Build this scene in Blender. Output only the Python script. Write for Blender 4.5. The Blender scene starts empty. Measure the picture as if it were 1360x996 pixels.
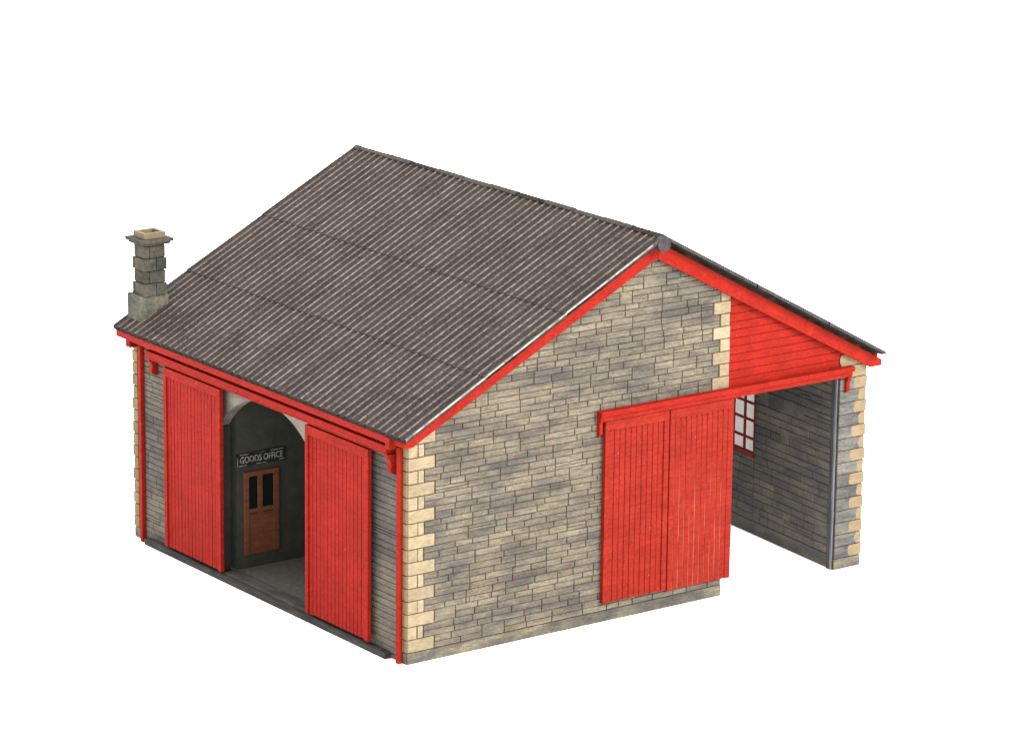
import bpy, math, random
from mathutils import Vector, Matrix
S = 0.01                     # everything below is written in centimetres of the model
C = bpy.context.scene.collection
rnd = random.Random(7)

# ------------------------------------------------------------------ materials
class NT:
    K = .375                  # paint strength common to the whole model
    def __init__(s, name):
        s.m = bpy.data.materials.new(name); s.m.use_nodes = True
        s.t = s.m.node_tree; s.t.nodes.clear()
        s.out = s.n('ShaderNodeOutputMaterial')
    def n(s, typ, **kw):
        nd = s.t.nodes.new(typ)
        for k, v in kw.items():
            if k.startswith('_'): setattr(nd, k[1:], v)
            else:
                key = k.replace('__', ' ')
                nd.inputs[key].default_value = v
        return nd
    def l(s, a, b): s.t.links.new(a, b)
    def coord(s, scale):
        tc = s.n('ShaderNodeTexCoord'); mp = s.n('ShaderNodeMapping')
        mp.inputs['Scale'].default_value = [q / S for q in scale]
        s.l(tc.outputs['Object'], mp.inputs['Vector']); return mp.outputs[0]
    def noise(s, scale, sc=1.0, detail=4, rough=.55):
        nz = s.n('ShaderNodeTexNoise', Scale=sc, Detail=detail, Roughness=rough)
        s.l(s.coord(scale), nz.inputs['Vector']); return nz.outputs['Fac']
    def ramp(s, fac, stops):
        r = s.n('ShaderNodeValToRGB'); s.l(fac, r.inputs[0])
        e = r.color_ramp.elements
        while len(e) < len(stops): e.new(.5)
        for el, (p, c) in zip(e, stops):
            el.position = p
            el.color = (c, c, c, 1) if isinstance(c, (int, float)) else (*c, 1)
        return r.outputs[0]
    def mix(s, f, a, b, mode='MIX'):
        m = s.n('ShaderNodeMix', _data_type='RGBA', _blend_type=mode)
        for v, i in ((f, 0), (a, 6), (b, 7)):
            if isinstance(v, bpy.types.NodeSocket): s.l(v, m.inputs[i])
            elif i == 0: m.inputs[0].default_value = v
            else: m.inputs[i].default_value = (*v, 1)
        return m.outputs[2]
    def math(s, op, a, b=0.0):
        m = s.n('ShaderNodeMath', _operation=op)
        for v, i in ((a, 0), (b, 1)):
            if isinstance(v, bpy.types.NodeSocket): s.l(v, m.inputs[i])
            else: m.inputs[i].default_value = v
        return m.outputs[0]
    def attr(s, name):
        return s.n('ShaderNodeAttribute', _attribute_name=name).outputs['Fac']
    def done(s, col, rough=.8, bump=None, bdist=.01, bstr=.6, spec=.3):
        b = s.n('ShaderNodeBsdfPrincipled')
        if isinstance(col, bpy.types.NodeSocket): s.l(s.mix(1.0, col, (s.K,) * 3, 'MULTIPLY'), b.inputs['Base Color'])
        else: b.inputs['Base Color'].default_value = (*(q * s.K for q in col), 1)
        if isinstance(rough, bpy.types.NodeSocket): s.l(rough, b.inputs['Roughness'])
        else: b.inputs['Roughness'].default_value = rough
        b.inputs['Specular IOR Level'].default_value = spec * .05
        if bump is not None:
            bp = s.n('ShaderNodeBump', Strength=bstr, Distance=bdist * S)
            s.l(bump, bp.inputs['Height']); s.l(bp.outputs[0], b.inputs['Normal'])
        s.l(b.outputs[0], s.out.inputs[0]); return s.m

K = 1.0
def stone_mat(name, light, grey, blue, dark, k=1.0, stripe=1.0, blot=(.55, .55, 2.1)):
    t = NT(name)
    sc = lambda c: tuple(q * k for q in c)
    tone, tint = t.attr('tone'), t.attr('tint')
    big = t.noise(blot, 1.0, 5, .6)
    f = t.math('ADD', big, t.math('MULTIPLY', t.math('SUBTRACT', tint, .5), .06))
    col = t.ramp(f, [(.38, sc(blue)), (.48, sc(grey)), (.64, sc(light))])
    fine = t.noise((2.2, 2.2, 17), 1.0, 6, .7)                    # horizontal dry brush
    col = t.mix(t.math('MULTIPLY', t.ramp(fine, [(.40, 1.0), (.56, 0.0)]), .42 * stripe), col, sc(dark))
    blk = t.noise((1.0, 1.0, 3.6), 1.3, 5, .65)
    col = t.mix(t.math('MULTIPLY', t.ramp(blk, [(.30, 1.0), (.47, 0.0)]), .55), col, tuple(q * .8 for q in sc(blue)))
    grain = t.noise((17, 17, 24), 1.0, 5, .85)
    col = t.mix(1.0, col, t.ramp(grain, [(.3, .62), (.7, 1.34)]), 'MULTIPLY')
    col = t.mix(1.0, col, t.ramp(tone, [(0, .88), (1, 1.10)]), 'MULTIPLY')
    return t.done(col, .85, t.noise((9, 9, 22), 1.0, 5, .7), .012, .7, .2)

M = {}
M['stone'] = stone_mat('painted_stone', (.312, .266, .190), (.215, .188, .146), (.137, .129, .117), (.080, .064, .046))
M['stone_side'] = stone_mat('grey_stone', (.26, .225, .175), (.20, .176, .145), (.135, .125, .116), (.10, .082, .068), blot=(.5, .5, .5))  # wall stone with the shade of the side darkened into its colour
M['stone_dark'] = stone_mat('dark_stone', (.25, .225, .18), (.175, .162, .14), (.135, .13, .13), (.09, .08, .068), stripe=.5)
M['stone_pier'] = stone_mat('pier_stone', (.27, .25, .215), (.185, .18, .165), (.12, .12, .122), (.075, .068, .06))
M['plinth'] = stone_mat('plinth_stone', (.30, .265, .185), (.19, .172, .135), (.12, .115, .11), (.08, .065, .05), blot=(.9, .9, 2.2))
M['spandrel'] = stone_mat('pale_stone', (.36, .32, .26), (.30, .27, .22), (.22, .20, .18), (.17, .145, .12), stripe=.5)

t = NT('joint_dark'); n_ = t.noise((3, 3, 3), 1, 4)
M['joint'] = t.done(t.ramp(n_, [(.3, (.028, .024, .022)), (.5, (.07, .052, .038)), (.7, (.15, .11, .07))]), .9)
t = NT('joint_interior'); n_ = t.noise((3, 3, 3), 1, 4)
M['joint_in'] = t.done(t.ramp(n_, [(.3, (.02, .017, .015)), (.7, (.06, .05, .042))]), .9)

def quoin_mat(name, c):
    t = NT(name)
    a = t.noise((2.5, 2.5, 2.5), 1.3, 5, .6)
    col = t.mix(t.ramp(a, [(.35, 0), (.7, 1)]), tuple(q * .86 for q in c), tuple(q * 1.06 for q in c))
    g = t.noise((6, 6, 22), 1.0, 5, .75)
    col = t.mix(t.math('MULTIPLY', t.ramp(g, [(.36, 1), (.54, 0)]), .5), col, (.20, .16, .11))
    col = t.mix(1.0, col, t.ramp(t.attr('tone'), [(0, .80), (1, 1.08)]), 'MULTIPLY')
    return t.done(col, .8, g, .008, .6, .2)
M['quoin'] = quoin_mat('cream_quoin', (.49, .385, .245))
M['quoin_pier'] = quoin_mat('tan_pier_quoin', (.40, .295, .175))
M['quoin_side'] = quoin_mat('tan_quoin', (.36, .255, .135))  # side faces of the quoins, their shade mixed into the tan

def red_mat(name, c, dk=.62, wear=.0, brush=(2, 2, 26), bs=.9):
    t = NT(name)
    a = t.noise((1.3, 1.3, 1.3), 1.2, 5, .6)
    col = t.mix(t.ramp(a, [(.35, 0), (.65, 1)]), tuple(q * .86 for q in c), tuple(q * 1.06 for q in c))
    b = t.noise(brush, 1.0, 5, .7)
    col = t.mix(1.0, col, t.ramp(t.noise((9, 9, 14), 1.0, 4, .8), [(.32, .72), (.68, 1.22)]), 'MULTIPLY')
    col = t.mix(t.math('MULTIPLY', t.ramp(b, [(.30, 1), (.52, 0)]), .75), col, (c[0] * dk, c[1] * .55, c[2] * .6))
    w = t.noise((7, 7, 40), 1.0, 6, .8)
    col = t.mix(t.math('MULTIPLY', t.ramp(w, [(.62, 0), (.74, 1)]), .35 + wear), col, (c[0] * 1.2, c[1] * 3.0 + .03, c[2] * 3.0 + .025))
    s_ = t.noise((13, 13, 13), 1.0, 2, .5)
    col = t.mix(t.math('MULTIPLY', t.ramp(s_, [(.76, 0), (.78, 1)]), .8), col, (.6, .42, .36))
    return t.done(col, .55, b, .012, bs, .35)
RC = (.405, .022, .013)
M['red'] = red_mat('red_paint', RC)
M['red_smooth'] = red_mat('red_paint_smooth', (.40, .023, .0135), brush=(5, 5, 9), bs=.4, dk=.8)
M['red_dark'] = red_mat('red_paint_shaded_coat', (.30, .018, .010))  # deeper red for the stray touches and the far eaves block
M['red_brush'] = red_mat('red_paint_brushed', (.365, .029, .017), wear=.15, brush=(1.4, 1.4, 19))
M['red_groove'] = NT('red_groove').done((.22, .012, .008), .8)
t = NT('groove_worn')
w = t.noise((9, 9, 1.1), 1.0, 4, .6); tc = t.n('ShaderNodeTexCoord'); sx = t.n('ShaderNodeSeparateXYZ')
t.l(tc.outputs['Object'], sx.inputs[0])
mr = t.n('ShaderNodeMapRange'); mr.inputs[1].default_value = 3.9 * S; mr.inputs[2].default_value = 2.6 * S
t.l(sx.outputs['Z'], mr.inputs[0])
fac = t.math('MULTIPLY', mr.outputs[0], t.ramp(w, [(.38, .15), (.56, 1)]))
M['groove_worn'] = t.done(t.mix(fac, (.34, .022, .013), (.62, .24, .15)), .8)

t = NT('roof_sheet')
crest = t.attr('crest')
br = t.noise((2.0, 30, 2.0), 1.0, 6, .75); br2 = t.noise((.7, 1.2, .7), 1.0, 4, .6); sp = t.noise((26, 26, 26), 1.0, 2, .6)
base = t.mix(t.ramp(br2, [(.35, 0), (.65, 1)]), (.042, .033, .032), (.068, .057, .051))
base = t.mix(t.math('MULTIPLY', t.ramp(t.noise((1.1, 24, 1.1), 1, 3), [(.4, 0), (.6, 1)]), .5), base, (.056, .060, .057))
cf = t.math('MULTIPLY', t.ramp(crest, [(.68, 0), (.99, 1)]), t.ramp(t.noise((7, 4, 7), 1.0, 6, .8), [(.40, .22), (.58, 1)]))
col = t.mix(cf, base, t.mix(t.ramp(br2, [(.4, 0), (.6, 1)]), (.25, .21, .158), (.335, .29, .235)))
col = t.mix(t.math('MULTIPLY', t.ramp(sp, [(.70, 0), (.73, 1)]), .7), col, (.34, .30, .26))
col = t.mix(t.math('MULTIPLY', t.ramp(t.noise((.8, .5, .8), 1.3, 5, .6), [(.30, 1), (.42, 0)]), .35), col, (.030, .023, .020))
col = t.mix(1.0, col, t.ramp(t.noise((16, 16, 16), 1.0, 3, .8), [(.34, .62), (.66, 1.42)]), 'MULTIPLY')
hn = t.n('ShaderNodeTexNoise', Scale=1.0, Detail=3.0, Roughness=.8); t.l(t.coord((11, 11, 11)), hn.inputs['Vector'])
col = t.mix(1.0, col, t.mix(.42, (1.05, .98, .98), hn.outputs['Color'], 'OVERLAY'), 'MULTIPLY')
M['roof'] = t.done(col, .75, sp, .01, .6, .3)
t = NT('roof_edge'); n_ = t.noise((8, 8, 8), 1, 4)
M['roof_edge'] = t.done(t.ramp(n_, [(.3, (.050, .047, .050)), (.7, (.095, .088, .092))]), .8)
t = NT('roof_board'); n_ = t.noise((2, 8, 8), 1, 4)
M['roof_board'] = t.done(t.ramp(n_, [(.35, (.018, .014, .013)), (.6, (.05, .034, .026)), (.75, (.11, .055, .03))]), .8)
t = NT('roof_lip'); n_ = t.noise((3, 3, 3), 1, 4, .7)
M['roof_lip'] = t.done(t.ramp(n_, [(.36, (.16, .14, .12)), (.55, (.50, .46, .40))]), .7)

t = NT('chimney_stone')
a = t.noise((1.3, 1.3, 1.3), 1.2, 5, .6); b = t.noise((10, 10, 14), 1, 5, .7)
col = t.ramp(a, [(.36, (.085, .087, .079)), (.5, (.135, .130, .105)), (.68, (.205, .180, .128))])
col = t.mix(1.0, col, t.ramp(b, [(.3, .65), (.7, 1.25)]), 'MULTIPLY')
col = t.mix(1.0, col, t.ramp(t.attr('tone'), [(0, .45), (1, 1.3)]), 'MULTIPLY')
M['chim'] = t.done(col, .85, b, .015, .7, .2)
M['chim_top'] = quoin_mat('chimney_top', (.30, .235, .15))

def plain(name, c1, c2, scale=(3, 3, 3), rough=.8, bd=.006):
    t = NT(name); n_ = t.noise(scale, 1.2, 5, .65)
    return t.done(t.ramp(n_, [(.32, c1), (.68, c2)]), rough, n_, bd, .5, .25)
M['office_wall'] = plain('dark_green_render', (.046, .054, .040), (.082, .078, .062), (2, 2, 2))
M['office_door'] = plain('brown_door_paint', (.15, .056, .030), (.23, .085, .044), (3, 3, 9))
M['floor'] = plain('platform_grit', (.12, .11, .096), (.215, .195, .17), (14, 14, 14))
M['guide'] = plain('guide_grey', (.045, .040, .040), (.105, .095, .085), (3, 1.2, 8))
M['step'] = plain('step_grey', (.08, .075, .075), (.15, .14, .13), (3, 1.2, 8))
M['post'] = plain('post_steel_blue', (.11, .11, .118), (.27, .28, .30), (9, 9, .8), .6)  # lighter copy, paints the highlight streak of the bar
M['post_dark'] = plain('post_dark', (.05, .048, .046), (.12, .115, .115), (9, 9, .8), .6)  # darker copy, paints the shaded side of the same bar
M['under'] = plain('bare_board', (.05, .042, .035), (.08, .066, .052))
M['letter'] = plain('white_letter', (.12, .12, .12), (.50, .50, .48), (9, 9, 9))
M['sign'] = plain('sign_green', (.02, .022, .018), (.035, .035, .030))
M['winframe'] = plain('window_red_brown', (.20, .022, .012), (.33, .040, .022), (3, 3, 9), .6)
M['dark_pane'] = NT('dark_pane').done((.010, .014, .013), .25, None, 0, 0, .4)
t = NT('acetate')
tr = t.n('ShaderNodeBsdfTransparent', Color=(.86, .85, .84, 1)); gl = t.n('ShaderNodeBsdfGlossy', Roughness=.15)
tl_ = t.n('ShaderNodeBsdfTranslucent', Color=(.115, .11, .108, 1)); tr.inputs[0].default_value = (.20, .193, .19, 1)
mx = t.n('ShaderNodeAddShader'); t.l(tr.outputs[0], mx.inputs[0]); t.l(tl_.outputs[0], mx.inputs[1]); t.l(mx.outputs[0], t.out.inputs[0])
M['pane'] = t.m
t = NT('white_sweep'); t.K = 1.0; M['white'] = t.done((.95, .95, .95), .95, None, 0, 0, 0.0)

# ------------------------------------------------------------------ mesh builder
class MB:
    def __init__(s): s.v, s.f, s.mi, s.tone, s.tint, s.crest = [], [], [], [], [], []
    def vert(s, p, tone=.5, tint=.5, crest=0):
        s.v.append((p[0] * S, p[1] * S, p[2] * S)); s.tone.append(tone); s.tint.append(tint); s.crest.append(crest)
        return len(s.v) - 1
    def face(s, ids, mi=0): s.f.append(tuple(ids)); s.mi.append(mi)
    def hexa(s, P, mi=0, tone=.5, tint=.5):       # 4 bottom + 4 top corners
        i = [s.vert(p, tone, tint) for p in P]
        for q in ((0, 3, 2, 1), (4, 5, 6, 7), (0, 1, 5, 4), (1, 2, 6, 5), (2, 3, 7, 6), (3, 0, 4, 7)): s.face([i[k] for k in q], mi)
    def box(s, x0, x1, y0, y1, z0, z1, mi=0, tone=.5, tint=.5):
        s.hexa([(x0, y0, z0), (x1, y0, z0), (x1, y1, z0), (x0, y1, z0), (x0, y0, z1), (x1, y0, z1), (x1, y1, z1), (x0, y1, z1)], mi, tone, tint)
    def prism(s, poly, fr, d0, d1, mi=0, cap=True):     # poly of (a,b) in frame fr(a,b,d)
        a = [s.vert(fr(p[0], p[1], d0)) for p in poly]; b = [s.vert(fr(p[0], p[1], d1)) for p in poly]
        n = len(poly)
        if cap: s.face(a[::-1], mi); s.face(b, mi)
        for i in range(n): s.face((a[i], a[(i + 1) % n], b[(i + 1) % n], b[i]), mi)
    def block(s, poly, fr, d0, d1, ins, mi=0, tone=.5, tint=.5):  # raised stone with chamfered rim
        cx = sum(p[0] for p in poly) / len(poly); cy = sum(p[1] for p in poly) / len(poly)
        def sh(p):
            w = lambda v, c: c + (v - c) * max(0, 1 - ins / max(abs(v - c), ins * 1.01))
            return (w(p[0], cx), w(p[1], cy))
        a = [s.vert(fr(p[0], p[1], d0), tone, tint) for p in poly]
        b = [s.vert(fr(*sh(p), d1), tone, tint) for p in poly]
        n = len(poly); s.face(b, mi)
        for i in range(n): s.face((a[i], a[(i + 1) % n], b[(i + 1) % n], b[i]), mi)
    def build(s, name, mats, parent=None, smooth=False, bevel=0):
        me = bpy.data.meshes.new(name); me.from_pydata(s.v, [], s.f)
        for m in (mats if isinstance(mats, (list, tuple)) else [mats]): me.materials.append(M[m])
        me.polygons.foreach_set('material_index', s.mi)
        for an, vals in (('tone', s.tone), ('tint', s.tint), ('crest', s.crest)):
            me.attributes.new(an, 'FLOAT', 'POINT').data.foreach_set('value', vals)
        me.update()
        import bmesh
        bm = bmesh.new(); bm.from_mesh(me); bmesh.ops.recalc_face_normals(bm, faces=bm.faces); bm.to_mesh(me); bm.free()
        if smooth: me.polygons.foreach_set('use_smooth', [True] * len(me.polygons))
        o = bpy.data.objects.new(name, me); C.objects.link(o)
        if parent: o.parent = parent
        if bevel:
            b = o.modifiers.new('bevel', 'BEVEL'); b.width = bevel * S; b.segments = 2; b.limit_method = 'ANGLE'
        return o

def clip(poly, a, b, c):                            # keep a*x+b*y<=c
    out = []
    for i in range(len(poly)):
        p, q = poly[i], poly[(i + 1) % len(poly)]
        dp, dq = a * p[0] + b * p[1] - c, a * q[0] + b * q[1] - c
        if dp <= 0: out.append(p)
        if dp * dq < 0:
            t = dp / (dp - dq); out.append((p[0] + t * (q[0] - p[0]), p[1] + t * (q[1] - p[1])))
    return out

def stones(mb, fr, bands, left, right, clips=(), ln=(.40, .98), gapv=.021, gaph=.0105, d=.022, mi=0, seed=1, big=.13, edge=None):
    """coursed ashlar: bands [(z0,z1)], each split in two rows; left/right(z)->limits"""
    r = random.Random(seed)
    def put(a, b, z0, z1, tint):
        if b - a < .05: return
        p = [(a + gapv / 2, z0 + gaph / 2), (b - gapv / 2, z0 + gaph / 2), (b - gapv / 2, z1 - gaph / 2), (a + gapv / 2, z1 - gaph / 2)]
        for cl in clips:
            p = clip(p, *cl)
            if len(p) < 3: return
        if (max(q[0] for q in p) - min(q[0] for q in p)) < .02: return
        dd = d * r.uniform(.75, 1.15)
        mb.block(p, fr, 0, dd, .007, mi, r.random(), min(1, max(0, tint + r.uniform(-.35, .35))))
    for (z0, z1) in bands:
        a, b = left((z0 + z1) / 2), right((z0 + z1) / 2)
        s = a; sp = z0 + (z1 - z0) * r.uniform(.44, .56)
        while s < b - .02:
            if r.random() < big:
                e = min(b, s + r.uniform(.35, .7)); put(s, e, z0, z1, r.random()); s = e; continue
            run = min(b, s + r.uniform(.9, 2.2))
            if b - run < .25: run = b
            for (p0, p1) in ((z0, sp), (sp, z1)):
                q = s; tint = r.random()
                while q < run - 1e-6:
                    w = r.uniform(*ln); e = q + w
                    if run - e < ln[0] * .7: e = run
                    if r.random() < .04 and p1 - p0 > .14:
                        m_ = (p0 + p1) / 2; put(q, e, p0, m_, tint); put(q, e, m_, p1, tint)
                    else: put(q, e, p0, p1, tint)
                    q = e
            s = run

def thing(name, label, cat, loc=(0, 0, 0)):
    o = bpy.data.objects.new(name, None); C.objects.link(o); o.location = loc
    o.empty_display_size = .01; o['label'] = label; o['category'] = cat; return o
def lab(o, s_): o['label'] = s_; return o

# ------------------------------------------------------------------ dimensions
W, L, ZP, PITCH = 14.0, 12.38, .28, .3145
XA, ZR = 7.115, 9.48
SL, SR = (9.481 - 5.601) / 7.467, .5357
zl = lambda x: ZR - SL * (XA - x)            # roof top, left slope
zr = lambda x: ZR - SR * (x - XA)
FRONT = lambda a, b, d: (a, -d, b)           # a = x, b = z, d = outward
SIDE = lambda a, b, d: (-d, a, b)            # a = y
GABLE = [(-SL, 1, zl(0) - .16), (SR, 1, zr(0) - .16)]    # z <= slope

shed = thing('goods_shed', 'grey stone railway goods shed model with red sliding doors, corrugated roof and corner chimney', 'model building')

# ---------------------------------------------------------------- front gable wall
mb = MB()
TD = .30
apex = (XA, ZR - .16)
poly = [(0, 0), (9.43, 0), (9.43, 5.2), (9.51, 5.2), (9.51, zr(9.51) - .16), apex, (0, zl(0) - .16)]
mb.prism([(0, 0), (9.43, 0), (9.43, 5.2), (0, 5.2)], FRONT, 0, -TD, 1)
mb.prism([(0, 5.2), (9.51, 5.2), (9.51, zr(9.51) - .16), apex, (0, zl(0) - .16)], FRONT, 0, -TD, 1)
bands = [(ZP + i * PITCH, ZP + (i + 1) * PITCH) for i in range(30)]
def long_(i): return i % 2 == 0
def fl(z):
    i = int((z - ZP) / PITCH); return .76 if long_(i) else .45
def frt(z):
    if z < 5.28: return 9.43
    i = int((z - ZP) / PITCH); return 9.51 - (.54 if long_(i) else .32)
stones(mb, FRONT, bands, fl, frt, GABLE, seed=3)
r = random.Random(77)
for q in range(26):                                                    # stray touches of red paint in the joints
    x_ = r.uniform(.9, 5.4); i_ = r.randrange(1, 17); z_ = bands[i_][0]
    if z_ > zl(x_) - .7: continue
    if q % 2: mb.box(x_, x_ + r.uniform(.04, .12), -.0245, .0, z_ - .006, z_ + .006, 2)
    else: mb.box(x_, x_ + .014, -.0245, .0, z_ + .02, z_ + r.uniform(.06, .13), 2)
wall_front = mb.build('wall', ['stone', 'joint', 'red_dark'], shed)
lab(wall_front, 'front gable wall of coursed grey and buff stone')
mb = MB(); mb.box(.0, 9.43, -.026, 0, 0, ZP - .012)
lab(mb.build('plinth', 'plinth', wall_front), 'streaked grey plinth')

def quoin_col(name, parent, items, mat, fr):
    """items: (a0,a1,z0,z1)"""
    r = random.Random(len(items) + 5)
    mb = MB()
    for (a0, a1, z0, z1, clips) in items:
        j = r.uniform(-.012, .012)
        p = [(a0, z0 + .009), (a1 + j, z0 + .009), (a1 + j, z1 - .009), (a0, z1 - .009)]
        for cl in clips: p = clip(p, *cl)
        if len(p) >= 3: mb.block(p, fr, 0, .034, .006, 0, r.random())
    return mb.build(name, mat, parent)

NQ = 17
it = []
for i in range(NQ):
    z0, z1 = bands[i]
    if long_(i): it.append((-.0, .74, z0, z1, GABLE))
    else: it.append((0, .26, z0, z1, GABLE)); it.append((.275, .435, z0, z1, GABLE))
quoin_col('quoins', wall_front, it, 'quoin', FRONT)
it = []
for i in range(16, 26):
    z0, z1 = bands[i]
    if z0 < 5.25: continue
    a0 = 9.51 - (.52 if long_(i) else .30)
    it.append((a0, 9.50, z0, z1, GABLE))
quoin_col('quoins', wall_front, it, 'quoin', FRONT)

# red boarded infill over the wide opening
mb = MB()
mb.prism([(9.52, 5.2), (13.25, 5.2), (13.25, zr(13.25) - .17), (9.52, zr(9.52) - .17)], FRONT, -.02, -.2, 1)
z = 5.30 - .2
r = random.Random(4)
while z < 8.1:
    p = [(9.525, z + .003), (13.245, z + .003), (13.245, z + .202), (9.525, z + .202)]
    p = clip(p, SR, 1, zr(0) - .18)
    if len(p) >= 3: mb.block(p, FRONT, -.02, .006 + r.uniform(-.002, .002), .006, 0)
    z += .205
gc = mb.build('gable_boarding', ['red', 'red_groove'], shed); lab(gc, 'red horizontal boarding above the open doorway')

# ---------------------------------------------------------------- side wall with arch
AY, AZ, AR, AH = 6.05, 2.2, 2.78, 2.2
zs_ = AZ + math.sqrt(AR * AR - AH * AH)
mb = MB(); TS = .3; TOP = 5.45
def sbox(y0, y1, z0, z1, mi=0): mb.box(0, TS, y0, y1, z0, z1, mi)
sbox(TD, AY - AH, 0, TOP, 1); sbox(AY + AH, L, 0, TOP, 1); sbox(AY - AH, AY + AH, 0, .12, 1)
N = 40
a0 = math.asin(AH / AR)
arc = [(AY + AR * math.sin(-a0 + 2 * a0 * i / N), AZ + AR * math.cos(-a0 + 2 * a0 * i / N)) for i in range(N + 1)]
for i in range(N):
    (ya, za), (yb, zb) = arc[i], arc[i + 1]
    P = [(0, ya, za), (TS, ya, za), (TS, yb, zb), (0, yb, zb), (0, ya, TOP), (TS, ya, TOP), (TS, yb, TOP), (0, yb, TOP)]
    mb.hexa(P, 2, .6, .6)
bs = [(ZP - .3145 + i * PITCH, ZP - .3145 + (i + 1) * PITCH) for i in range(18)]
stones(mb, SIDE, bs, lambda z: .22, lambda z: 3.6, [(0, -1, -.01), (0, 1, 5.4)], ln=(.8, 1.7), mi=0, seed=8, big=.05)
stones(mb, SIDE, bs, lambda z: 8.5, lambda z: 12.14, [(0, -1, -.01), (0, 1, 5.4)], ln=(.8, 1.7), mi=0, seed=9, big=.05)
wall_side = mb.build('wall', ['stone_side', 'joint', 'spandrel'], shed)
lab(wall_side, 'left side wall with tall arched doorway')
it = []
for i in range(NQ):
    z0, z1 = bands[i]
    if long_(i): it.append((.0, .10, z0, z1, [])); it.append((.115, .20, z0, z1, []))
    else: it.append((0, .20, z0, z1, []))
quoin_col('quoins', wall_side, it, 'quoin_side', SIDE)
it = []
for i in range(NQ - 1):
    z0, z1 = bands[i]
    it.append((12.16, L + (.045 if long_(i) else 0), z0, z1, []))
quoin_col('quoins', wall_side, it, 'quoin_side', SIDE)
for a, b in ((.005, .23), (12.14, 12.40)):
    mb = MB(); mb.box(-.02, .0, a, b, .0, ZP - .01); mb.build('plinth', 'plinth', wall_side)
for z in (0,):
    pass

mb = MB(); mb.box(.012, TS - .004, AY + AH - .03, AY + AH - .001, .215, zs_ - .02)
mb.build('jamb_lining', 'office_wall', wall_side)  # thin strip in the office wall colour over the far jamb
# ---------------------------------------------------------------- rear gable and inner floor
mb = MB()
RB = lambda a, b, d: (a, L + d, b)
mb.prism([(TS, 0), (9.43, 0), (9.43, zr(9.43) - .16), apex, (TS, zl(TS) - .16)], RB, 0, -TD, 0)
mb.prism([(9.43, 5.3), (13.9, 5.3), (13.9, zr(13.9) - .16), (9.43, zr(9.43) - .16)], RB, 0, -TD, 0)
stones(mb, RB, bands, lambda z: .02, lambda z: 9.4, GABLE, seed=30, mi=1)
lab(mb.build('wall', ['joint', 'stone_side'], shed), 'rear gable wall')
mb = MB(); mb.box(TS + .003, 9.35, TD + .003, 12.05, 0, .2)
lab(mb.build('platform', 'floor', shed), 'gritty grey platform floor inside the arch')

# partition of the office with its door and sign
mb = MB()
YO = 7.9
mb.box(TS - .004, 7.5, YO, YO + .45, .205, 5.5)
part = mb.build('partition', 'office_wall', shed); lab(part, 'dark green office wall behind the arch')
mb = MB()
fx0, fx1, fz0, fz1, yf = .48, 1.50, .55, 2.70, YO - .06
mb.box(fx0, fx1, YO - .03, YO, fz0, fz1)
for (a, b, c, d) in ((fx0, fx0 + .13, fz0, fz1), (fx1 - .16, fx1, fz0, fz1), (fx0 + .13, fx1 - .16, 2.58, fz1), (.87, 1.01, 1.74, 2.58), (fx0 + .13, fx1 - .16, 1.58, 1.74)):
    mb.box(a, b, YO - .065, YO - .03, c, d)
od = mb.build('office_door', 'office_door', shed, bevel=.008); lab(od, 'brown half-glazed office door')
for (a, b) in ((.61, .87), (1.01, 1.34)):
    mb = MB(); mb.box(a, b, YO - .036, YO - .031, 1.745, 2.575); mb.build('glass_pane', 'dark_pane', od)
mb = MB()
for (a, b) in ((.63, .85), (1.03, 1.32)): mb.box(a, b, YO - .07, YO - .064, 1.615, 1.635)
mb.build('letter_slot', 'dark_pane', od)
mb = MB(); mb.box(.27, 1.71, YO - .04, YO, 2.87, 3.20)
sg = mb.build('office_sign', 'sign', shed, bevel=.005); lab(sg, 'small dark sign with worn white GOODS OFFICE lettering')
mb = MB(); y = YO - .046
for (a, b, c, d) in ((.28, .30, 2.90, 3.10), (.29, .56, 2.885, 2.902), (.84, 1.0, 2.885, 2.900), (1.03, 1.14, 2.885, 2.9), (.36, .62, 3.165, 3.18), (.80, 1.1, 3.170, 3.178), (1.25, 1.64, 3.165, 3.183), (1.52, 1.68, 2.90, 2.915)):
    mb.box(a, b, y, y + .006, c, d)
mb.build('sign_border', 'letter', sg)
def text_part(txt, parent, loc, w, h, mat):
    cu = bpy.data.curves.new('lettering', 'FONT'); cu.body = txt; cu.align_x = 'LEFT'; cu.size = 1; cu.extrude = .01; cu.offset = .012
    o = bpy.data.objects.new('lettering', cu); C.objects.link(o)
    bpy.context.view_layer.update()
    me = bpy.data.meshes.new_from_object(o.evaluated_get(bpy.context.evaluated_depsgraph_get()))
    bpy.data.objects.remove(o)
    xs = [v.co.x for v in me.vertices]; ys = [v.co.y for v in me.vertices]
    sx, sy = w / (max(xs) - min(xs)), h / (max(ys) - min(ys))
    for v in me.vertices:
        x, y_, z_ = v.co
        v.co = ((loc[0] + (x - min(xs)) * sx) * S, (loc[1] - z_ * .4) * S, (loc[2] + (y_ - min(ys)) * sy) * S)
    me.materials.clear(); me.materials.append(M[mat]); me.name = 'lettering'
    r_ = bpy.data.objects.new('lettering', me); C.objects.link(r_); r_.parent = parent; return r_
text_part('GOODS OFFICE', sg, (.36, YO - .046, 2.955), 1.26, .165, 'letter')

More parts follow.
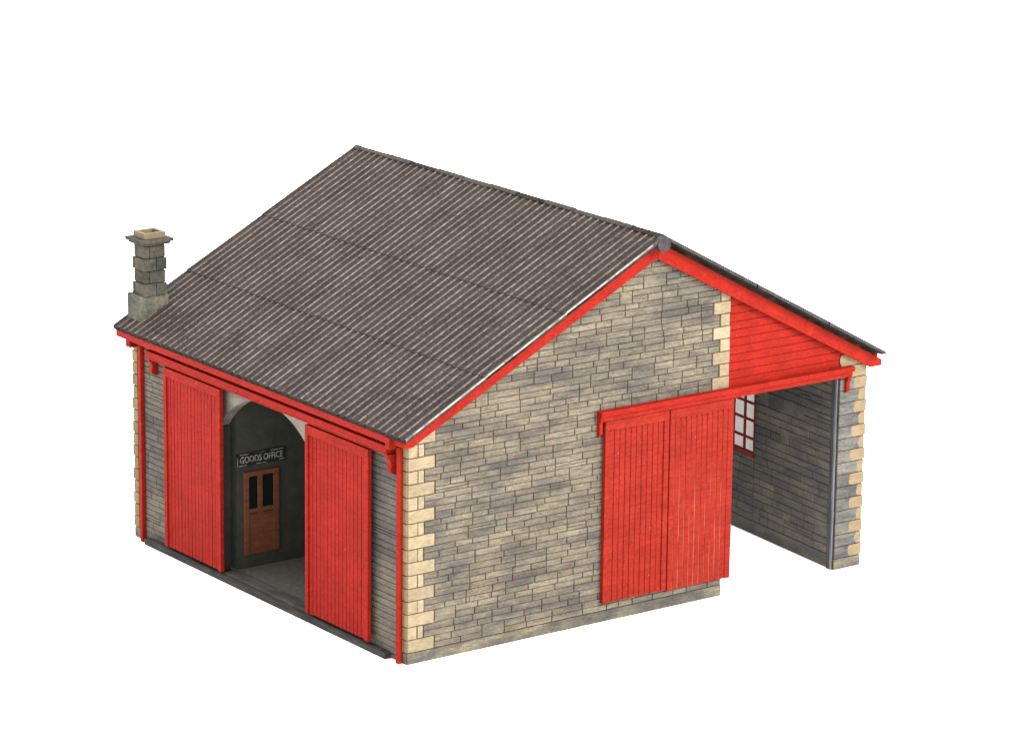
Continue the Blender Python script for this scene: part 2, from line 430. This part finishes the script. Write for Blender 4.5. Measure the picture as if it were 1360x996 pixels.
# ---------------------------------------------------------------- right-hand wall: pier, inner wall, window
mb = MB()
mb.box(13.13, W, 0, .235, 0, zr(W) - .17, 2)
r = random.Random(11)
for i in range(17):
    z0, z1 = bands[i]; a_, b_ = z0 + .011, z1 - .011
    tan = (.45 if long_(i) else .21) + r.uniform(-.03, .03)
    e = W + (.03 if long_(i) else .0)
    xb = e - tan
    if z1 > 5.3: xb = 13.10
    cl = [(SR, 1, zr(0) - .17)]
    # ragged paint boundary
    zz = [a_ + (b_ - a_) * k / 5 for k in range(6)]
    jx = [xb + r.uniform(-.02, .02) for k in range(6)]
    jx[0] += .05; jx[5] += .05
    for k in range(5):
        gl_ = [(13.14, zz[k]), (jx[k], zz[k]), (jx[k + 1], zz[k + 1]), (13.14, zz[k + 1])]
        tn = [(jx[k], zz[k]), (e, zz[k]), (e, zz[k + 1]), (jx[k + 1], zz[k + 1])]
        for q, m_ in ((gl_, 0), (tn, 1)):
            if q[0][0] >= q[1][0] - .01 and m_ == 0: continue
            for c_ in cl: q = clip(q, *c_)
            if len(q) >= 3:
                ids = [mb.vert(FRONT(p[0], p[1], .034), r.random() * .3 + .35, .35) for p in q]; mb.face(ids, m_)
    # edges of block
    zt = min(b_, zr(e) - .17)
    if zt > a_:
        mb.box(13.14, e, -.033, .0, a_, zt, 0, .4, .3)
        mb.box(e - .1, e, 0, .2 if i % 2 else .225, a_, zt, 1, .5, .5)
mb.box(13.13, W, -.034, 0, 0, ZP - .012, 3)
pier = mb.build('pier', ['stone_pier', 'quoin_pier', 'joint', 'plinth'], shed)
lab(pier, 'narrow stone pier with tan painted quoins at the right')
mb = MB(); mb.box(13.07, 13.128, .03, .09, .0, 5.06)
mb.build('door_post', 'post', shed, bevel=.006)
mb = MB(); mb.box(13.085, 13.13, .10, .22, .0, 5.06)
mb.build('door_post', 'post_dark', shed, bevel=.006)

ang = math.atan(.086); ca, sa = math.cos(ang), math.sin(ang)
X0, Y0 = 13.15, .26
def INN(a, b, d): return (X0 + a * sa - d * ca, Y0 + a * ca + d * sa, b)
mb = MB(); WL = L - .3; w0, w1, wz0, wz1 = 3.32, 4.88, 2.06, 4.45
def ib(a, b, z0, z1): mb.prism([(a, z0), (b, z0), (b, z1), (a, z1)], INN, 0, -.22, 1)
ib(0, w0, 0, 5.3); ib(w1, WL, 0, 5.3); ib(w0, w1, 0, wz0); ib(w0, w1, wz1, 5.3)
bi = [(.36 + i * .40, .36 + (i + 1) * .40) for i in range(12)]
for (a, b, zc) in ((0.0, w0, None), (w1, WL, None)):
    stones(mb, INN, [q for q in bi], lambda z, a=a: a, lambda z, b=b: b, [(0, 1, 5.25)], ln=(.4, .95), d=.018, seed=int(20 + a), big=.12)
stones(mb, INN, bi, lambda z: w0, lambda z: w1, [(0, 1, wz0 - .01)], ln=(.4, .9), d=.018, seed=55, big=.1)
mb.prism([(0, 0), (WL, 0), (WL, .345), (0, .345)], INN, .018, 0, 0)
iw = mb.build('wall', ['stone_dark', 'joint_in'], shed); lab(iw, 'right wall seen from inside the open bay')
win = MB()
def wb(a, b, z0, z1, d0=-.02, d1=-.055): win.prism([(a, z0), (b, z0), (b, z1), (a, z1)], INN, d0, d1)
wb(w0, w0 + .035, wz0, wz1, .03); wb(w1 - .06, w1, wz0, wz1); wb(w0, w1, wz0, wz0 + .13, .045); wb(w0, w1, wz1 - .06, wz1)
cols = [w0 + .035, w0 + .52, w0 + 1.03]
rows = [2.53, 3.02, 3.48, 3.94]
for c_ in cols[1:]: wb(c_ - .04, c_ + .04, wz0, wz1)
for q in rows: wb(w0, w1, q - .035, q + .035, -.024, -.05)
window = win.build('window', 'winframe', shed); lab(window, 'red-brown glazed window in the right wall')
mb = MB(); mb.prism([(w0, wz0), (w1, wz0), (w1, wz1), (w0, wz1)], INN, -.058, -.062); mb.build('glass_pane', 'pane', window)

# ---------------------------------------------------------------- roof
M['ridge'] = plain('ridge_paint', (.045, .038, .036), (.115, .098, .085), (10, 10, 10))
def roof_slope(side, name, label):
    N, PER = 48, 10
    y0, y1 = -.41, 12.80
    xe = -.352 if side < 0 else 14.3
    # sheets from the ridge down; (x_top, x_bottom, lift)
    cuts = [XA, 4.22, 1.91, xe] if side < 0 else [XA, 10.0, 12.35, xe]
    zf = zl if side < 0 else zr
    sl = SL if side < 0 else SR
    mb = MB()
    r = random.Random(3)
    lips = [r.uniform(-.008, .008) for _ in range(N + 1)]
    nn = N * PER
    for k in range(3):
        xt, xb = cuts[k], cuts[k + 1]
        ext = .0 if k == 2 else .04
        prev = None
        for j in range(nn + 1):
            y = y0 + (y1 - y0) * j / nn
            ph = (j % PER) / PER
            c_ = .5 + .5 * math.cos(2 * math.pi * ph)
            prof = c_ ** 1.7
            if ((j + PER // 2) // PER) % 7 == 5:
                prof = {0: .72, 1: .97, 9: .97, 2: .55, 8: .55}.get(j % PER, prof)
            h = .040 * prof - .036
            jj = lips[j // PER] * (1 if k < 2 else .5)
            ring = []
            seg = 6
            for q in range(seg + 1):
                f = q / seg
                x = xt + (xb + side * (ext + jj) - xt) * f
                lift = (.004 + (.020 if side < 0 else .003) * f) if k < 2 else .004 * (1 - f)
                ring.append(mb.vert((x + side * 0, y, zf(x) + h + lift), .5, .5, min(1, prof * 1.0)))
            xe_ = xb + side * (ext + jj)
            ring.append(mb.vert((xe_ , y, zf(xe_) - .085 + (.06 if k < 2 and side < 0 else 0)), .5, .5, 0))
            ring.append(mb.vert((xt, y, zf(xt) - .085), .5, .5, 0))
            if prev:
                for q in range(seg + 1):
                    mb.face((prev[q], prev[q + 1], ring[q + 1], ring[q]), 0 if q < seg else 2)
                mb.face((prev[seg + 1], prev[seg + 2], ring[seg + 2], ring[seg + 1]), 2)
            if j in (0, nn): mb.face(ring, 1)
            prev = ring
    o = mb.build(name, ['roof', 'roof_edge', 'roof_board'], shed); lab(o, label)
    return o
roofL = roof_slope(-1, 'roof', 'dark grey corrugated roof slope facing left')
roofR = roof_slope(1, 'roof', 'dark grey corrugated roof slope facing right')
# under-boards
for side, par in ((-1, roofL), (1, roofR)):
    xe = -.33 if side < 0 else 14.22
    zf = zl if side < 0 else zr
    mb = MB()
    P = [(XA, zf(XA) - .088), (xe, zf(xe) - .088), (xe, zf(xe) - .125), (XA, zf(XA) - .125)]
    mb.prism(P, lambda a, b, d: (a, d, b), -.375, 12.77, 0)
    mb.build('roof_board', 'roof_board', par)
for side, par in ((-1, roofL), (1, roofR)):
    xe = -.25 if side < 0 else 14.16
    zf = zl if side < 0 else zr
    mb = MB(); mb.prism([(XA, zf(XA) - .127), (xe, zf(xe) - .127), (xe, zf(xe) - .25), (XA, zf(XA) - .25)], lambda a, b, d: (a, d, b), -.14 if side > 0 else -.10, -.03)
    mb.build('roof_batten', 'roof_board', par)  # added dark strip standing in for the shadow gap above the bargeboards
# light worn lip along the verge of the left slope
mb = MB(); r = random.Random(5); xs = [-.34 + i * .12 for i in range(60)]
for a, b in zip(xs, xs[1:]):
    w = .006 + r.uniform(-.003, .003)
    z1_, z2_ = zl(a), zl(b); o_ = -.008 + .010 * ((a > 1.9) + (a > 4.2))
    mb.hexa([(a, -.416, z1_ + o_ - .03), (b, -.416, z2_ + o_ - .03), (b, -.416 + w + .03, z2_ + o_ - .03), (a, -.416 + w + .03, z1_ + o_ - .03),
             (a, -.414, z1_ + .014 + o_), (b, -.414, z2_ + .014 + o_), (b, -.416 + w, z2_ + .016 + o_), (a, -.416 + w, z1_ + .016 + o_)])
mb.build('verge_strip', 'roof_lip', roofL)
# ridge: round pole with overlapping cap pieces
mb = MB(); RR = .195; n = 36; y0, y1 = -.43, -.30
zc = ZR - .20
a = [mb.vert((XA - .03 + RR * math.cos(2 * math.pi * i / n), y0, zc + RR * math.sin(2 * math.pi * i / n))) for i in range(n)]
b = [mb.vert((XA - .03 + RR * math.cos(2 * math.pi * i / n), y1, zc + RR * math.sin(2 * math.pi * i / n))) for i in range(n)]
mb.face(a[::-1]); mb.face(b)
for i in range(n): mb.face((a[i], a[(i + 1) % n], b[(i + 1) % n], b[i]))
ridge = mb.build('ridge_roll', 'roof_edge', roofL)
y = -.36; r = random.Random(8); k = 0
while y < 12.7:
    ln_ = 1.17; e = min(12.80, y + ln_); up = .012 * (k % 2) + r.uniform(0, .01) - .01
    mb = MB(); hw = .105 + r.uniform(-.012, .012); th_ = .028
    prev = None
    for m_ in range(9):
        f = m_ / 8; yy = y + (e - .015 - y) * f
        w_ = up + .004 + .008 * abs(math.sin(math.pi * (yy + .41) / (13.21 / 48)))
        row = [mb.vert(p) for p in ((XA - hw, yy, zl(XA - hw) + w_ - .012), (XA - hw, yy, zl(XA - hw) + w_ + .016), (XA - .02, yy, ZR + w_ + .016), (XA + .02, yy, ZR + w_ + .016),
                                   (XA + hw, yy, zr(XA + hw) + w_ + .016), (XA + hw, yy, zr(XA + hw) + w_ - .012))]
        if prev:
            for q in range(6): mb.face((prev[q], prev[(q + 1) % 6], row[(q + 1) % 6], row[q]))
        if m_ in (0, 8): mb.face(row)
        prev = row
    o = mb.build('ridge_cap', 'roof_board' if k % 4 == 0 else 'ridge', roofL)
    y = e; k += 1

# barge boards
def barge(pts, y0, y1, label):
    mb = MB(); mb.prism(pts, lambda a, b, d: (a, d, b), y0, y1)
    o = mb.build('bargeboard', 'red_smooth', shed, bevel=.01); lab(o, label); return o
# left: lower end cut
barge([(XA, ZR - .14), (XA, ZR - .60), (.30, zl(.30) - .50), (.05, 5.30), (-.18, 5.29), (-.30, 5.36), (-.30, zl(-.30) - .14)], -.15, -.05, 'red bargeboard along the left slope of the gable')
barge([(XA + .002, ZR - .205), (14.40, zr(14.40) - .205), (14.40, 5.21), (14.03, 5.21), (XA + .002, ZR - .62)], -.152, -.045, 'wider red bargeboard along the right slope of the gable')
for lo, hi, s_ in ((-.10, XA, -1), (XA, 14.3, 1)):
    f = zl if s_ < 0 else zr
    barge([(lo, f(lo) - .19), (hi, f(hi) - .19), (hi, f(hi) - .55), (lo, f(lo) - .55)], L + .05, L + .15, 'red bargeboard of the rear gable')

# eaves boards
def part_box(name, mat, boxes, label=None, bevel=.008, parent=shed):
    mb = MB()
    for q in boxes: mb.box(*q)
    o = mb.build(name, mat, parent, bevel=bevel)
    if label: lab(o, label)
    return o
part_box('fascia', 'red', [(-.33, -.25, .435, 12.70, 5.325, 5.50), (-.24, -.0, .65, 12.48, 5.33, 5.40)], 'red eaves board on the left side')
part_box('fascia', 'red', [(14.16, 14.28, -.12, 12.6, 5.36, 5.60)], 'red eaves board on the right side')
part_box('eaves_block', 'red_smooth', [(-.35, .0, .27, .43, 5.20, 5.49)], 'red eaves block at the near corner')
part_box('eaves_return', 'red_smooth', [(-.245, -.04, -.045, .268, 5.32, 5.47)])
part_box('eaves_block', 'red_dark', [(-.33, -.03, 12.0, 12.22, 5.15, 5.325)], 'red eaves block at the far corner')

# ---------------------------------------------------------------- door rails with brackets
def corbel(parent, fr, a0, a1, ztop, reach=.32, h=.50):
    pr = [(0, 0), (reach, 0), (reach, -.06)]
    for (f, d) in ((.14, .97), (.20, .86), (.30, .74), (.42, .67), (.54, .66), (.66, .70), (.78, .74), (.86, .70), (.94, .55), (1.0, .34)): pr.append((reach * d, -h * f))
    pr += [(0, -h - .005)]
    mb = MB()
    mb.prism([(p[0], ztop + p[1]) for p in pr], lambda a, b, d: fr(d, b, a), a0, a1)
    return mb.build('bracket', 'red_smooth', parent, bevel=.008)
rail1 = part_box('door_rail', 'red', [(-.30, .0, .46, 11.28, 5.04, 5.20), (-.325, .0, .45, 11.30, 5.20, 5.245), (-.31, -.29, .47, 11.27, 5.04, 5.07)], 'red sliding door rail over the arch')
corbel(rail1, SIDE, .40, .56, 5.04, .29, .50); corbel(rail1, SIDE, 11.12, 11.27, 5.04, .29, .44)
rail2 = part_box('door_rail', 'red', [(5.47, 13.42, -.17, 0, 5.07, 5.20), (5.46, 13.46, -.215, -.0, 5.20, 5.325)], 'long red sliding door rail on the gable')
corbel(rail2, FRONT, 5.465, 5.565, 5.199, .185, .50); corbel(rail2, FRONT, 13.27, 13.38, 5.069, .185, .42)

# ---------------------------------------------------------------- sliding doors
def door(fr, a0, a1, z0, z1, d0, d1, planks, st, top, mat, matg, label, recess=.045, flush=False, bottom=0, stiles=(1, 1), plank_mat=None):
    root = MB()
    root.prism([(a0, z0), (a1, z0), (a1, z1), (a0, z1)], fr, d0, d1 - recess - .012, 0)
    o = root.build('sliding_door', matg, shed); lab(o, label)
    pm = MB(); r = random.Random(int(a0 * 10) + 1)
    pa, pb = a0 + (st[0] if not flush else .0), a1 - (st[1] if not flush else 0)
    n = planks; w = (pb - pa) / n
    for i in range(n):
        p = [(pa + i * w + .006, z0), (pa + (i + 1) * w - .006, z0), (pa + (i + 1) * w - .006, z1 - (0 if flush else top)), (pa + i * w + .006, z1 - (0 if flush else top))]
        pm.block(p, fr, d0 + .01, d1 - recess + r.uniform(-.004, .004), .006, 0)
    pl = pm.build('planks', plank_mat or mat, o); 
    fm = MB()
    if st[0]: fm.prism([(a0 - .001, z0 - .002), (a0 + st[0], z0 - .002), (a0 + st[0], z1 + .001), (a0 - .001, z1 + .001)], fr, d0 - .001, d1)
    if st[1]: fm.prism([(a1 - st[1], z0 - .002), (a1 + .001, z0 - .002), (a1 + .001, z1 + .001), (a1 - st[1], z1 + .001)], fr, d0 - .001, d1)
    if top: fm.prism([(a0 + st[0], z1 - top), (a1 - st[1], z1 - top), (a1 - st[1], z1 + .001), (a0 + st[0], z1 + .001)], fr, d0, d1 - .002)
    if bottom: fm.prism([(a0 + st[0], z0 - .002), (a1 - st[1], z0 - .002), (a1 - st[1], z0 + bottom), (a0 + st[0], z0 + bottom)], fr, d0, d1 - .002)
    if fm.v: fm.build('door_frame', mat, o, bevel=.008)
    return o
door(SIDE, 7.79, 10.48, .27, 4.97, .165, .27, 15, (.13, .13), .22, 'red', 'red_groove', 'far red planked sliding door left of the arch')
door(SIDE, 1.25, 3.94, .27, 4.97, .165, .27, 15, (.17, .12), .24, 'red', 'red_groove', 'near red planked sliding door right of the arch')
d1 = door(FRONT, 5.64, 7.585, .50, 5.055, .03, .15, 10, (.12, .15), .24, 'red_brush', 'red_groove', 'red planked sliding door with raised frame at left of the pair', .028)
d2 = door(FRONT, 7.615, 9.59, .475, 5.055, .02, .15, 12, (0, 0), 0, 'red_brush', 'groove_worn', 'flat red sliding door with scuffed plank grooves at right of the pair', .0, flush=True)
# flat frame overlay of the right-hand door: paper thin, planks ends show as notches
mb = MB()
for (a, b, c, d) in ((7.613, 7.76, .473, 5.056), (9.42, 9.593, .473, 5.056), (7.76, 9.42, 4.82, 5.056)):
    mb.prism([(a, c), (b, c), (b, d), (a, d)], FRONT, .018, .162)
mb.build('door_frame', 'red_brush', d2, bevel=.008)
mb = MB()
w = 1.975 / 12
for i in range(1, 11): mb.prism([(7.615 + (i + .9) * w - .012, 4.765), (7.615 + (i + .9) * w + .016, 4.765), (7.615 + (i + .9) * w + .016, 4.818), (7.615 + (i + .9) * w - .012, 4.818)], FRONT, .14, .153)
mb.build('notches', 'red_groove', d2)

# floor guide under the side doors
part_box('door_guide', 'guide', [(-.21, -.0, .62, 11.62, 0, .15), (-.20, -.10, .80, 11.50, .15, .18)], 'grey floor guide below the side doors', .015)
part_box('threshold', 'step', [(-.06, .30, AY - AH + .01, AY + AH - .36, .122, .212), (-.095, -.065, AY - AH, AY + AH - .3, .15, .20)], 'grey threshold strips of the arch', .01)

# ---------------------------------------------------------------- downpipes
for (yc, lb) in ((.20, 'square red downpipe at the near corner'), (11.86, 'square red downpipe at the far corner')):
    part_box('downpipe', 'red_smooth', [(-.15, -.035, yc - .06, yc + .06, 0, 5.25), (-.035, .0, yc - .05, yc + .05, 1.2, 1.3), (-.035, .0, yc - .05, yc + .05, 4.2, 4.3)], lb, .012)

# ---------------------------------------------------------------- chimney
ch = bpy.data.objects.new('chimney', None); C.objects.link(ch); ch.parent = shed
bpy.data.objects.remove(ch)
mb = MB()
bx0, bx1, by0, by1 = .02, .86, 12.03, 12.70
mb.hexa([(bx0, by0, zl(bx0) - .2), (bx1, by0, zl(bx1) - .2), (bx1, by1, zl(bx1) - .2), (bx0, by1, zl(bx0) - .2), (bx0, by0, 6.42), (bx1, by0, 6.40), (bx1, by1, 6.42), (bx0, by1, 6.43)], 0, .85)
chim = mb.build('chimney', 'chim', shed, bevel=.02); lab(chim, 'square grey stone chimney on the far eaves corner')
mb = MB(); sx0, sx1, sy0, sy1 = .14, .77, 12.0, 12.57; r = random.Random(2)
mb.box(sx0 + .05, sx1 - .05, sy0 + .05, sy1 - .05, 6.3, 7.74, 1)
for i in range(4):
    z0 = 6.42 + i * .328; z1 = z0 + .308; o_ = .02 if i % 2 == 0 else -.012
    m_ = (sx0 + sx1) / 2 + (.02 if i % 2 == 0 else -.10)
    if i % 2 == 0:
        mb.box(sx0 - o_, m_ - .008, sy0 - o_, sy1 + o_ - .1, z0, z1, 0, r.uniform(.1, .5)); mb.box(m_ + .008, sx1 + o_, sy0 - o_, sy1 + o_, z0, z1, 0, r.uniform(.1, .5))
        mb.box(sx0 - o_, m_, sy1 + o_ - .09, sy1 + o_, z0, z1, 0, r.uniform(.1, .5))
    else:
        m_ = sx0 + .16
        mb.box(sx0 - o_, m_ - .008, sy0 - o_, sy1 + o_, z0, z1, 0, r.uniform(.1, .5)); mb.box(m_ + .008, sx1 + o_, sy0 - o_, sy1 + o_, z0, z1, 0, r.uniform(.1, .5))
mb.build('chimney_shaft', ['chim', 'joint'], chim, bevel=.012)
mb = MB()
def ring(o0, o1, z0, z1, tone):
    mb.hexa([(sx0 - o0, sy0 - o0, z0), (sx1 + o0, sy0 - o0, z0), (sx1 + o0, sy1 + o0, z0), (sx0 - o0, sy1 + o0, z0),
             (sx0 - o1, sy0 - o1, z1), (sx1 + o1, sy0 - o1, z1), (sx1 + o1, sy1 + o1, z1), (sx0 - o1, sy1 + o1, z1)], 0, tone)
ring(.035, .035, 7.735, 7.748, .2); ring(.085, .09, 7.75, 7.812, .25); ring(.15, .155, 7.815, 7.905, .4)
mb.build('chimney_cap', 'chim', chim, bevel=.01)
mb = MB(); z0, z1 = 7.907, 8.06
for q in ((sx0, sx1, sy0, sy0 + .09), (sx0, sx1, sy1 - .09, sy1), (sx0, sx0 + .09, sy0 + .092, sy1 - .092), (sx1 - .09, sx1, sy0 + .092, sy1 - .092)):
    mb.box(q[0], q[1], q[2], q[3], z0, z1, 0, .6)
mb.box(sx0 + .09, sx1 - .09, sy0 + .09, sy1 - .09, z0, z0 + .03, 1)
mb.build('chimney_top', ['chim_top', 'joint'], chim, bevel=.008)

# ---------------------------------------------------------------- ground
mb = MB(); mb.box(-1500, 1500, -1500, 1500, -1, -.002)
g = mb.build('ground', 'white'); g['kind'] = 'structure'; g['label'] = 'plain white studio surface under the model'

# ---------------------------------------------------------------- light
wd = bpy.data.worlds.new('World'); bpy.context.scene.world = wd; wd.use_nodes = True
bg = wd.node_tree.nodes['Background']; bg.inputs[0].default_value = (1, 1, 1, 1); bg.inputs[1].default_value = 3.8
def area(loc, tgt, size, power, col=(1, 1, 1)):
    ld = bpy.data.lights.new('softbox', 'AREA'); ld.size = size * S; ld.energy = power; ld.color = col
    o = bpy.data.objects.new('softbox', ld); C.objects.link(o); o.location = [q * S for q in loc]
    o.rotation_euler = (Vector(tgt) - Vector(loc)).to_track_quat('-Z', 'Y').to_euler(); return o
area((45, -95, 75), (7, 4, 4), 50, 36, (1, .97, .93))

area((11, 105, 36), (11.3, 4, 0), 40, 30)  # added fill lamp, out of view, brightens the bay floor from behind
# ---------------------------------------------------------------- camera
cam = bpy.data.cameras.new('camera'); co = bpy.data.objects.new('camera', cam); C.objects.link(co)
f_, yaw, pit, rol = 4956.8296, .9369, -.2544, .0122
CP = (-47.089, -68.0726, 28.5432)
f_, yaw, pit, rol = 4956.829610268511, 0.9369397101647804, -0.25441322774092284, 0.012185328933630769
CP = (-47.08900198231208, -68.07257483696631, 28.54316275254492)
fw = Vector((math.cos(pit) * math.cos(yaw), math.cos(pit) * math.sin(yaw), math.sin(pit)))
rt = fw.cross(Vector((0, 0, 1))).normalized(); up = rt.cross(fw)
c_, s_ = math.cos(rol), math.sin(rol); rt, up = c_ * rt + s_ * up, -s_ * rt + c_ * up
mw = Matrix((rt, up, -fw)).transposed().to_4x4(); mw.translation = Vector([q * S for q in CP]); co.matrix_world = mw
cam.sensor_width = 36; cam.lens = f_ * 36 / 1360; cam.clip_start = .02; cam.clip_end = 100
sc = bpy.context.scene; sc.camera = co
sc.view_settings.view_transform = 'Standard'; sc.view_settings.look = 'None'; sc.view_settings.exposure = 0; sc.view_settings.gamma = 1
